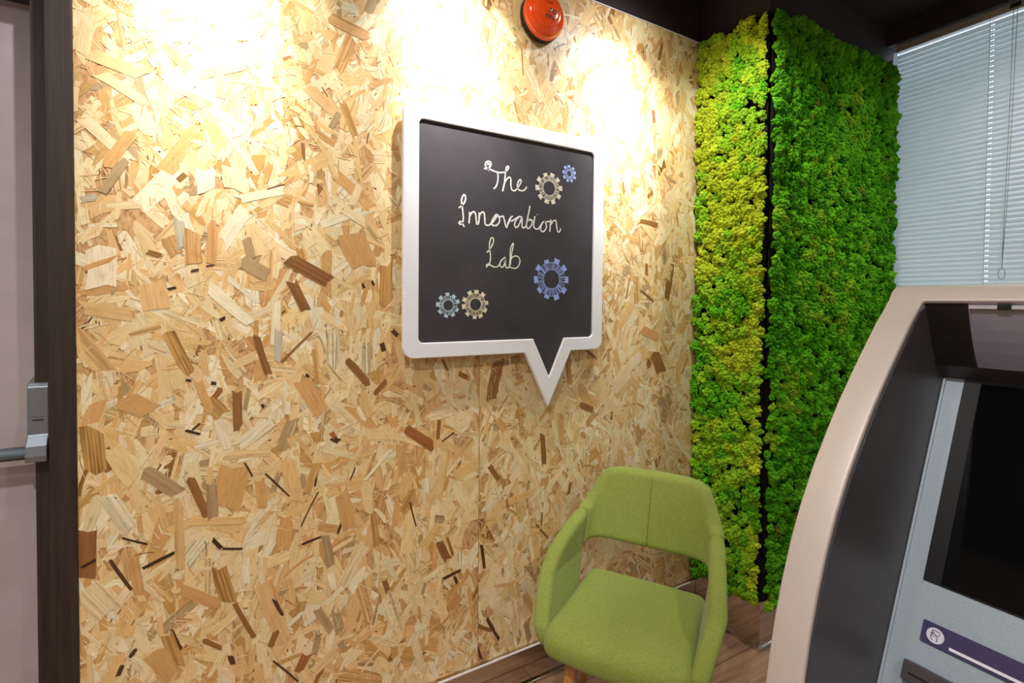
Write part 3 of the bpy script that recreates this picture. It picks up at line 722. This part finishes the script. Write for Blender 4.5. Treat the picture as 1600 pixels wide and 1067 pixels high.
gear(889.4, 271.4, .0325, .0240, .0115, 9, M['chalk_periwinkle'], .2, 30)['label'] = 'small blue chalk gear near the top right corner'
gear(861.7, 436.2, .0770, .0610, .0350, 10, M['chalk_blue'], .0, 54)['label'] = 'large blue chalk gear above the tail'
gear(700.3, 477.1, .0415, .0310, .0180, 9, M['chalk_pale'], .3, 36)['label'] = 'pale blue chalk gear at the lower left'
gear(742.9, 475.8, .0495, .0375, .0212, 10, M['chalk_sand'], .2, 40)['label'] = 'sand coloured chalk gear at the lower left'

# ------------------------------------------------------------------ fire alarm bell
BX, BZ = 1.000, 2.418
bell = empty('fire_alarm_bell', (BX, 0, BZ)); tag(bell, 'orange-red domed fire alarm bell high on the strand board', 'alarm bell')
def bfr(x, y, z): return (x, -z, y)
lathe('back_plate', [(0, .0035), (.082, .0035), (.084, .006), (.084, .021), (.080, .024), (0, .024)], M['black'], bell, 48, bfr)
lathe('gong', [(.078, .022), (.0825, .024), (.0830, .028), (.081, .038), (.074, .050), (.066, .0565), (.0635, .0570), (.060, .0592), (.052, .0645), (.046, .0668), (.0445, .0664), (.0425, .0680), (.030, .0705), (.0, .0715)], M['bell'], bell, 64, bfr)
lathe('bolt', [(0, .0785), (.0045, .078), (.0062, .0760), (.0062, .0705), (0, .0705)], M['bolt'], bell, 20, bfr)
def text(name, body, size, mat, parent, loc, rot, ext=.0003):
    cu = bpy.data.curves.new(name, 'FONT'); cu.body = body; cu.size = size; cu.extrude = ext; cu.align_x = 'CENTER'; cu.align_y = 'CENTER'; cu.resolution_u = 2
    tmp = bpy.data.objects.new(name, cu); COL.objects.link(tmp)
    dg = bpy.context.evaluated_depsgraph_get(); me = bpy.data.meshes.new_from_object(tmp.evaluated_get(dg)); bpy.data.objects.remove(tmp)
    me.materials.clear(); o = link(name, me, mat, parent); o.location = loc; o.rotation_euler = rot; return o
text('lettering', 'FIRE', .021, M['black'], bell, (0, -.0709, -.0215), (math.pi/2, 0, 0), .0010)
for k_, (mx_, mz_) in enumerate(((-.009, .0285), (-.0025, .0262), (.004, .0268), (.0095, .0282))):   # worn, unreadable marks above the bolt
    prism('mark', [(mx_-.0024, mz_-.0015), (mx_+.0020, mz_-.0022+.001*(k_ % 2)), (mx_+.0024, mz_+.0012), (mx_-.0018, mz_+.0018)], 'y', -.0716, -.0690, M['black'], bell)
# round mark beside the bolt: two black arcs
def arc_mark(a0, a1):
    pts = [(.0190+.0085*math.cos(t), .0085*math.sin(t)) for t in np.linspace(a0, a1, 9)]+[(.0190+.0045*math.cos(t), .0045*math.sin(t)) for t in np.linspace(a1, a0, 9)]
    return prism('mark', pts, 'y', -.0722, -.0700, M['black'], bell)
arc_mark(.25, math.pi-.25); arc_mark(math.pi+.25, 2*math.pi-.25)

# ------------------------------------------------------------------ armchair (local x = right arm side, y = back, z up)
def surface_nets(Fv, org, h):
    s = Fv < 0
    nx, ny, nz = Fv.shape
    acc = np.zeros((nx-1, ny-1, nz-1, 3)); cnt = np.zeros((nx-1, ny-1, nz-1))
    corners = [(i, j, k) for i in (0, 1) for j in (0, 1) for k in (0, 1)]
    def C(c): return Fv[c[0]:nx-1+c[0], c[1]:ny-1+c[1], c[2]:nz-1+c[2]]
    for a in corners:
        for ax in range(3):
            if a[ax]: continue
            b = list(a); b[ax] = 1
            A, B = C(a), C(b); m = (A < 0) != (B < 0)
            t = np.where(m, A/np.where(m, A-B, 1), 0)
            for q in range(3): acc[..., q] += np.where(m, a[q]+(t if q == ax else 0), 0)
            cnt += m
    act = cnt > 0; idx = -np.ones(act.shape, np.int64); idx[act] = np.arange(act.sum())
    g = np.stack(np.nonzero(act), 1); V = org+(g+acc[act]/cnt[act][:, None])*h
    quads = []
    for ax in range(3):
        o1, o2 = (ax+1) % 3, (ax+2) % 3
        sl0 = [slice(None)]*3; sl1 = [slice(None)]*3; sl0[ax] = slice(0, -1); sl1[ax] = slice(1, None)
        m = s[tuple(sl0)] != s[tuple(sl1)]
        e = np.stack(np.nonzero(m), 1); ok = (e[:, o1] > 0) & (e[:, o2] > 0) & (e[:, o1] < act.shape[o1]) & (e[:, o2] < act.shape[o2]); e = e[ok]
        def at(d1, d2):
            q = e.copy(); q[:, o1] -= d1; q[:, o2] -= d2; return idx[q[:, 0], q[:, 1], q[:, 2]]
        Q = np.stack([at(0, 0), at(1, 0), at(1, 1), at(0, 1)], 1)
        flip = ~s[e[:, 0], e[:, 1], e[:, 2]]; Q[flip] = Q[flip][:, ::-1]; quads.append(Q)
    return V, np.concatenate(quads)
def sd_poly(p, q, poly):
    P = np.array(poly); d = np.full(p.shape, 1e9); ins = np.zeros(p.shape, bool); n = len(P)
    for i in range(n):
        ax, ay = P[i]; bx_, by_ = P[(i+1) % n]; ex, ey = bx_-ax, by_-ay
        t = np.clip(((p-ax)*ex+(q-ay)*ey)/(ex*ex+ey*ey), 0, 1); d = np.minimum(d, (p-ax-t*ex)**2+(q-ay-t*ey)**2)
        c = ((ay > q) != (by_ > q)); xx = ex*(q-ay)/(ey if abs(ey) > 1e-12 else 1e-12)+ax; ins ^= c & (p < xx)
    return np.where(ins, -1, 1)*np.sqrt(d)
def rinter(a, b, r):
    qa, qb = a+r, b+r; return np.minimum(np.maximum(qa, qb), 0)+np.sqrt(np.maximum(qa, 0)**2+np.maximum(qb, 0)**2)-r
def smooth_poly(pts, sub=5):
    P = [Vector(p) for p in pts]; n = len(P); out = []
    for i in range(n):
        a, b, c, d = P[i-1], P[i], P[(i+1) % n], P[(i+2) % n]
        for k in range(sub):
            t = k/sub; q = .5*((2*b)+(c-a)*t+(2*a-5*b+4*c-d)*t*t+(3*b-a-3*c+d)*t**3); out.append((q.x, q.y))
    return out
CH_W = np.array([.53, -.85]); CH_W = CH_W/np.linalg.norm(CH_W)
chair = empty('armchair', (1.098, -.400, 0), math.atan2(CH_W[1], CH_W[0])); tag(chair, 'green fabric armchair with wooden legs in front of the strand board', 'armchair')
def grid(lo, hi, h):
    ax = [np.arange(a, b+h, h) for a, b in zip(lo, hi)]; return np.meshgrid(*ax, indexing='ij')
TH = .050
def shell_fields(X, Y, Z):
    Wz = .212+(.014+.030*np.clip((.20-Y)/.26, 0, 1))*np.clip((Z-.38)/.15, 0, 1)
    Bz = .216+.40*np.clip(Z-.53, -.1, 1)
    rc = .075
    hx, hy = Wz, (Bz+1.5)/2; cy = (Bz-1.5)/2
    qx, qy = np.abs(X)-(hx-rc), np.abs(Y-cy)-(hy-rc)
    d = np.sqrt(np.maximum(qx, 0)**2+np.maximum(qy, 0)**2)+np.minimum(np.maximum(qx, qy), 0)-rc
    ux, uy = np.abs(X)-(Wz-rc), Y-(Bz-rc)
    th = np.arctan2(np.maximum(ux, 1e-9), np.maximum(uy, 1e-9))
    s = np.where(uy <= 0, (Wz-rc)+rc*math.pi/2-uy, np.where(ux <= 0, np.abs(X), (Wz-rc)+rc*th))
    return d, s
# unrolled outline: s along the shell from the middle of the back, z
back_poly = [(-.05, .786), (.06, .785), (.125, .783), (.165, .775), (.190, .757), (.206, .728), (.222, .698), (.242, .671), (.272, .655), (.272, .530), (.215, .547), (.120, .552), (-.05, .552)]
arm_poly = smooth_poly([(.274, .653), (.31, .645), (.37, .632), (.43, .612), (.478, .586), (.510, .548), (.538, .503), (.554, .455), (.556, .415), (.542, .382), (.515, .365), (.42, .362), (.31, .364), (.274, .375), (.266, .43), (.266, .50), (.266, .56), (.267, .62)])
S_SEAM = .2725
def make_soft(name, Fv, lo, h):
    V, Q = surface_nets(Fv, np.array(lo), h); me = raw_mesh(name, V, Q); return link(name, me, M['fabric'], chair, True)
h = .0055
lo, hi = (-.33, .0, .50), (.33, .40, .82)
X, Y, Z = grid(lo, hi, h); d, s = shell_fields(X, Y, Z)
fb = rinter(np.abs(d)-TH/2-.004*np.clip(1-(np.abs(X)/.2)**2, 0, 1), np.maximum(sd_poly(np.where(s < .0, 0, s), Z, back_poly), s-S_SEAM), .019)
seam = np.maximum(0, 1-np.abs(X)/.0045)*.0022
fb = fb+seam
make_soft('backrest', fb, lo, h)
lo, hi = (.12, -.33, .34), (.34, .32, .68)
X, Y, Z = grid(lo, hi, h); d, s = shell_fields(X, Y, Z)
fa = rinter(np.abs(d)-TH/2, np.maximum(sd_poly(s, Z, arm_poly), S_SEAM+.0015-s), .0185)
arm_r = make_soft('armrest', fa, lo, h)
me2 = arm_r.data.copy(); co = np.empty(len(me2.vertices)*3, np.float32); me2.vertices.foreach_get('co', co); co = co.reshape(-1, 3); co[:, 0] *= -1
me2.vertices.foreach_set('co', co.ravel()); me2.flip_normals(); me2.update(); link('armrest', me2, None, chair, True)
# seat cushion
lo, hi = (-.25, -.30, .31), (.25, .26, .50)
X, Y, Z = grid(lo, hi, h)
top = .448+.012*np.clip(1-(X/.22)**2, 0, 1)*np.clip(1-((Y+.02)/.26)**2, 0, 1)-.010*np.clip((-Y-.12)/.1, 0, 1)**2
bot = .352+.012*np.clip((-Y-.15)/.1, 0, 1)
wid = .202+.010*np.clip((-Y)/.2, 0, 1)
def rbox(px, py, pz, r):
    q = [px+r, py+r, pz+r]; return np.minimum(np.maximum(np.maximum(q[0], q[1]), q[2]), 0)+np.sqrt(sum(np.maximum(k, 0)**2 for k in q))-r
cz = (top+bot)/2; hz = (top-bot)/2
front = -.236+.020*(X/.2)**2
fy = np.maximum(front-Y, Y-.206)
fs = rbox(np.abs(X)-wid, fy, np.abs(Z-cz)-hz, .034)
make_soft('seat', fs, lo, h)
def on_back(z):
    return .216+.40*min(max(z-.53, -.1), 1)-TH/2-.0043
tube('seam', [(0, on_back(z_), z_) for z_ in np.linspace(.562, .772, 12)], .0013, M['seam'], chair, 6)
# legs
for (tx, ty, bx_, by_) in ((-.125, -.15, -.185, -.195), (.125, -.15, .185, -.195), (-.17, .13, -.213, .17), (.17, .13, .213, .17)):
    tube('leg', [(bx_, by_, .0), (bx_+(tx-bx_)*.03, by_+(ty-by_)*.03, .012), (tx+(bx_-tx)*.3, ty+(by_-ty)*.3, .26), (tx, ty, .368)], [.0105, .0115, .0175, .0185], M['leg'], chair, 16)

# ------------------------------------------------------------------ cash machine
AY0, AYI0, AYI1, AY1 = -1.147, -1.192, -1.690, -1.735     # left side, inner left, inner right, right side
atm = empty('cash_machine', (1.0, -1.44, 0)); tag(atm, 'beige and grey cash machine with curved front at the right', 'cash machine')
def apart(o): o.location = (-1.0, 1.44, 0); return o
front_c = [(.937, 1.425), (.903, 1.393), (.868, 1.357), (.823, 1.310), (.779, 1.261), (.746, 1.218), (.716, 1.177), (.688, 1.131), (.665, 1.084), (.647, 1.037), (.632, .989), (.622, .946), (.614, .904), (.607, .82), (.604, .72), (.606, .60), (.615, .48), (.628, .36)]
side = front_c+[(.66, .10), (.66, .004), (1.42, .004), (1.45, .03), (1.45, 1.40), (1.42, 1.431), (.952, 1.431)]
hsd = [(p+.010, q-.004 if k < 14 else q) for k, (p, q) in enumerate(front_c)]+[(.67, .10), (.67, .004), (1.42, .004), (1.45, .03), (1.45, 1.40), (1.42, 1.424), (.972, 1.424)]
apart(prism('side_panel', hsd, 'y', AY0-.0008, AYI0+.0004, M['housing'], atm))
apart(prism('side_panel', hsd, 'y', AYI1-.0004, AY1+.0008, M['housing'], atm))
prof = [(1.42, 1.4315), (1.20, 1.4315), (1.0, 1.4312), (.968, 1.4308), (.953, 1.4300), (.944, 1.4284), (.937, 1.425), (.9315, 1.4195), (.9275, 1.4145), (.9225, 1.4078)]
fine = [(.903, 1.3900)]
for a_, b_ in zip(front_c[1:-1], front_c[2:]): fine += [((a_[0]+b_[0])/2, (a_[1]+b_[1])/2), b_]
prof += fine; OPEN = 9
bm = bmesh.new(); ysr = [AY0, AYI0, AYI1, AY1]; fv, bv = {}, {}
for k, (p, q) in enumerate(prof):
    a_, b_ = prof[max(k-1, 0)], prof[min(k+1, len(prof)-1)]; tx_, tz_ = b_[0]-a_[0], b_[1]-a_[1]; L_ = math.hypot(tx_, tz_); nx_, nz_ = -tz_/L_, tx_/L_
    for c_, yv in enumerate(ysr):
        fv[k, c_] = bm.verts.new((p, yv, q)); bv[k, c_] = bm.verts.new((p+nx_*.009, yv, q+nz_*.009))
cells = [(k, c_) for k in range(len(prof)-1) for c_ in range(3) if c_ != 1 or k < OPEN]
cs = set(cells)
for k, c_ in cells:
    A, B, C_, D_ = (k, c_), (k, c_+1), (k+1, c_+1), (k+1, c_)
    bm.faces.new((fv[A], fv[B], fv[C_], fv[D_])); bm.faces.new((bv[D_], bv[C_], bv[B], bv[A]))
    for (p1, p2, nb) in ((A, B, (k-1, c_)), (B, C_, (k, c_+1)), (C_, D_, (k+1, c_)), (D_, A, (k, c_-1))):
        if nb not in cs: bm.faces.new((fv[p2], fv[p1], bv[p1], bv[p2]))
bmesh.ops.recalc_face_normals(bm, faces=bm.faces[:])
bm.edges.ensure_lookup_table()
es = [e for e in bm.edges if len(e.link_faces) == 2 and e.calc_face_angle(0) > .9]
bmesh.ops.bevel(bm, geom=es, offset=.003, segments=3, profile=.5, affect='EDGES')
bmesh.ops.remove_doubles(bm, verts=[v for v in bm.verts if not v.link_faces], dist=1e-6)
bmesh.ops.delete(bm, geom=[v for v in bm.verts if not v.link_faces], context='VERTS')
sur = apart(link('front_surround', bm_mesh('front_surround', bm), M['housing'], atm, True)); sur.data.set_sharp_from_angle(angle=.7)
apart(prism('lower_body', [(.760, .748), (.622, .715), (.622, .60), (.630, .48), (.642, .36), (.67, .10), (.67, .006), (1.40, .006), (1.40, .748)], 'y', AYI0-.0004, AYI1+.0004, M['housing'], atm, .004, 2))
apart(box('back_panel', 1.38, 1.44, AYI1+.0004, AYI0-.0004, .75, 1.399, M['liner'], atm))
fasc_line = [(.754, .749), (1.0, 1.284)]
liner = [(p+.0035, q-.0025) for p, q in front_c if .76 < q]+[(.66, .757), (.75, .757), (1.02, 1.284), (1.02, 1.4045), (.945, 1.4045)]
liner = [(.944, 1.4045)]+[(p+.0065, q-.004) for p, q in front_c if .765 < q < 1.395]+[(.62, .76), (.80, .76), (1.06, 1.284), (1.06, 1.4045)]
apart(prism('recess_wall', liner, 'y', AYI0-.0003, AYI0-.0022, M['liner'], atm, .0008, 1))
apart(prism('recess_wall', liner, 'y', AYI1+.0003, AYI1+.0022, M['liner'], atm, .0008, 1))
# fascia frame: u to the right, v down the slope, w outwards
FO = Vector((1.0, -1.1945, 1.284)); FU = Vector((0, -1, 0)); FUP = Vector((.189, 0, .41)).normalized(); FN = Vector((-FUP.z, 0, FUP.x))
def ff(u, v, w): return tuple(FO+FU*u-FUP*v+FN*w)
WID = .4945
apart(prism('fascia', rounded_rect(0, WID, -.01, .585, .003, 2), '', -.012, 0, M['fascia'], atm, frame=ff))
apart(prism('fascia_edge', [(0, .002), (.0035, .002), (.0035, .56), (0, .56)], '', 0.0002, .0045, M['fascia'], atm, .001, frame=ff))
apart(prism('fascia_edge', [(WID-.0035, .002), (WID, .002), (WID, .56), (WID-.0035, .56)], '', .0002, .0045, M['fascia'], atm, .001, frame=ff))
SU0, SU1 = .0258, .4687
apart(prism('screen_bezel', [(SU0, -.006), (SU1, -.006), (SU1, .3065), (SU0, .3065)], '', .0003, .0018, M['bezel'], atm, .0006, 1, ff))
apart(prism('screen', [(.0465, .004), (SU1-.0215, .004), (SU1-.0215, .3040), (.0465, .3040)], '', .0019, .0032, M['screen'], atm, .0005, 1, ff))
pl_ = apart(prism('card_plate', rounded_rect(.0357, .225, .3560, .3848, .0012, 2), '', .0003, .0022, M['violet'], atm, .0004, 1, ff))
apart(prism('slot', [(.0675, .3768), (.205, .3768), (.205, .3805), (.0675, .3805)], '', .0023, .0030, M['slot'], atm, frame=ff))
apart(prism('icon_disc', [(.0512+.0098*math.cos(t), .3708+.0098*math.sin(t)) for t in np.linspace(0, 2*math.pi, 33)[:-1]], '', .0023, .0027, M['icon'], atm, frame=ff))
def ink(pts, w=.0009):
    vs, fs = [], []
    for k, (p, q) in enumerate(pts):
        a = Vector(pts[min(k+1, len(pts)-1)])-Vector(pts[max(k-1, 0)]); nn = Vector((-a.y, a.x)).normalized()*w*.5
        vs += [ff(p+nn.x, q+nn.y, .0030), ff(p-nn.x, q-nn.y, .0030)]
    for k in range(len(pts)-1): fs.append((2*k, 2*k+1, 2*k+3, 2*k+2))
    me = bpy.data.meshes.new('icon_line'); me.from_pydata(vs, [], fs); me.update(); apart(link('icon_line', me, M['ink'], atm))
cu, cv = .0512, .3708
ink([(cu-.0035, cv-.0062), (cu+.0042, cv-.0062), (cu+.0042, cv-.0010), (cu-.0005, cv-.0010)])
ink([(cu-.0035, cv-.0062), (cu-.0035, cv+.0005), (cu-.0015, cv+.0020)])
ink([(cu-.0052, cv-.0020), (cu-.0002, cv-.0015), (cu+.0018, cv+.0012), (cu+.0030, cv+.0035), (cu+.0022, cv+.0070)])
ink([(cu-.0048, cv+.0002), (cu-.0042, cv+.0042), (cu-.0020, cv+.0070)])
ink([(cu-.0040, cv-.0035), (cu-.0010, cv-.0030)])
apart(prism('receipt_slot', [(.0266, .4150), (.20, .4150), (.20, .4410), (.0266, .4410)], '', .0003, .0125, M['liner'], atm, .0012, 2, ff))
apart(prism('receipt_opening', [(.034, .4285), (.192, .4285), (.192, .4318), (.034, .4318)], '', .0110, .01275, M['hole'], atm, frame=ff))
# curved head above the screen: grille and clear lamp cover
head_c = [(.930, 1.4050), (.933, 1.393), (.937, 1.380), (.942, 1.366), (.949, 1.349), (.957, 1.333), (.9655, 1.319), (.973, 1.308)]
def head(name, y0, y1, mat, off=0.0, pts=head_c):
    P = [(p+off, q) for p, q in pts]; return apart(prism(name, P+[(p+.012, q-.0) for p, q in P[::-1]], 'y', y0, y1, mat, atm))
head('grille', -1.1945, -1.2440, M['grille'])
head('grille', -1.6400, -1.6895, M['grille'])
# grille holes, diagonal rows
hv, hf = [], []
def head_pt(t):
    k = min(int(t), len(head_c)-2); f = t-k; a, b = head_c[k], head_c[k+1]
    nx_, nz_ = (b[1]-a[1]), -(b[0]-a[0]); L = math.hypot(nx_, nz_); return a[0]+(b[0]-a[0])*f, a[1]+(b[1]-a[1])*f, nx_/L, nz_/L, (b[0]-a[0])/L, (b[1]-a[1])/L
for base_y in (-1.1945, -1.6400):
    for r_ in range(22):
        for c_ in range(8):
            t = .3+r_*.30; yy = base_y-.0075-(c_+.5*(r_ % 2))*.0048
            if t > 6.8: continue
            x, zz, nx_, nz_, tx_, tz_ = head_pt(t); b0 = len(hv)
            for k in range(6):
                a = math.pi/3*k; hv.append((x+nx_*.0004+tx_*.0016*math.sin(a), yy+.0016*math.cos(a), zz+nz_*.0004+tz_*.0016*math.sin(a)))
            hf.append(tuple(range(b0, b0+6)))
me = bpy.data.meshes.new('grille_hole'); me.from_pydata(hv, [], hf); me.update(); tag(apart(link('grille_hole', me, M['hole'], atm)), kind='stuff')
head('lamp_cover', -1.2455, -1.6385, M['cover'], -.0012)
apart(box('lamp_strip', .9262, .9300, -1.6385, -1.2455, 1.3955, 1.4005, M['chrome'], atm))
apart(box('lamp_clip', .9245, .9300, -1.2905, -1.2760, 1.3945, 1.4015, M['bezel'], atm, .001))
apart(prism('cover_rim', [(p-.0022, q) for p, q in head_c]+[(p+.002, q) for p, q in head_c[::-1]], 'y', -1.2441, -1.2458, M['cover'], atm))
apart(prism('recess_ledge', [(.9725, 1.3075), (.9995, 1.2850), (1.03, 1.2850), (1.03, 1.3075)], 'y', AYI0-.0023, AYI1+.0023, M['liner'], atm))

# pieces that belong to one part of the machine, the sign, the bell or the door become its sub-parts
def kids(root, *names): return [c for c in root.children if c.name.split('.')[0] in names]
def nest(root, parent_name, *names):
    ps = kids(root, parent_name); p = ps[0]
    for c in kids(root, *names):
        if c is p: continue
        c.location = Vector(c.location)-Vector(p.location); c.parent = p
nest(atm, 'card_plate', 'slot', 'icon_disc', 'icon_line'); nest(atm, 'receipt_slot', 'receipt_opening'); nest(atm, 'lamp_cover', 'lamp_strip', 'lamp_clip', 'cover_rim')
nest(atm, 'screen_bezel', 'screen'); nest(atm, 'grille', 'grille_hole')
nest(sign, 'board', 'lettering', 'chalk_gear'); nest(bell, 'gong', 'bolt', 'lettering', 'mark'); nest(door, 'latch_case', 'latch_slot', 'case_band')

# ------------------------------------------------------------------ ceiling spotlights (wall and key lamps inferred; moss and room fill lamps added, unseen)
def spotlight(x, y, z, target, power, angle, blend, color, radius, label, group, wide=None):
    o = empty('ceiling_spotlight', (x, y, Z_CEIL)); tag(o, label, 'spotlight', group)
    if wide is not None:
        tube('stem', [(0, 0, -.001), (0, 0, z-Z_CEIL+.075)], .006, M['black'], o, 10)
        dv0 = (Vector(target)-Vector((x, y, z))).normalized(); q0 = Vector((0, 0, z-Z_CEIL+.03))
        tube('lamp_can', [q0-dv0*.075, q0-dv0*.07, q0-dv0*.005], [.024, .030, .030], M['black'], o, 24)
    lathe('trim_ring', [(.036, -.0005), (.050, -.0005), (.052, -.004), (.048, -.008), (.036, -.006), (.036, -.0005)], M['white'], o, 32)
    for nm, pw_, an, bl_ in ((('lamp', power, angle, blend),) if wide is None else (('lamp', power, angle, blend), *[('lamp', *w_) for w_ in wide])):
        ld = bpy.data.lights.new('lamp', 'SPOT'); ld.energy = pw_; ld.spot_size = math.radians(an); ld.spot_blend = bl_; ld.color = color; ld.shadow_soft_size = radius
        lo_ = bpy.data.objects.new(nm, ld); COL.objects.link(lo_); lo_.parent = o; lo_.location = (0, 0, z-Z_CEIL)
        dv = Vector(target)-Vector((x, y, z)); lo_.rotation_euler = dv.to_track_quat('-Z', 'Y').to_euler()
names = ['above the doorway end of the board wall', 'above the bell on the board wall', 'above the moss end of the board wall']
for (tx, ty, tz), nm in zip(WALL_SPOTS, names):
    spotlight(tx, SPOT_Y, SPOT_Z, (tx, ty, tz), SPOT_W, 44, 1.0, WARM, .02, 'small ceiling spotlight '+nm, 'wall washing spotlights', ((SPOT_MID_W, 74, .5), (SPOT_WIDE_W, 150, 1.0)))
spotlight(1.30, -.50, 2.60, (1.86, -.16, 1.70), 30, 84, .8, WARM, .02, 'unseen ceiling spotlight added to brighten the moss column', 'wall washing spotlights', ())  # added lamp, brightens the narrow moss face
rn = ['added as fill behind the camera by the door', 'added as fill in the middle of the rear ceiling', 'added as fill in the rear corner', 'added to brighten the window blind', 'added to brighten the door', 'to the left of the camera']
for (x, y, p), nm in zip(ROOM_SPOTS, rn):
    spotlight(x, y, Z_CEIL-.02, (x, y, 0), p, 150, 1.0, ROOMC, .035, 'round recessed ceiling downlight '+nm, 'room downlights')
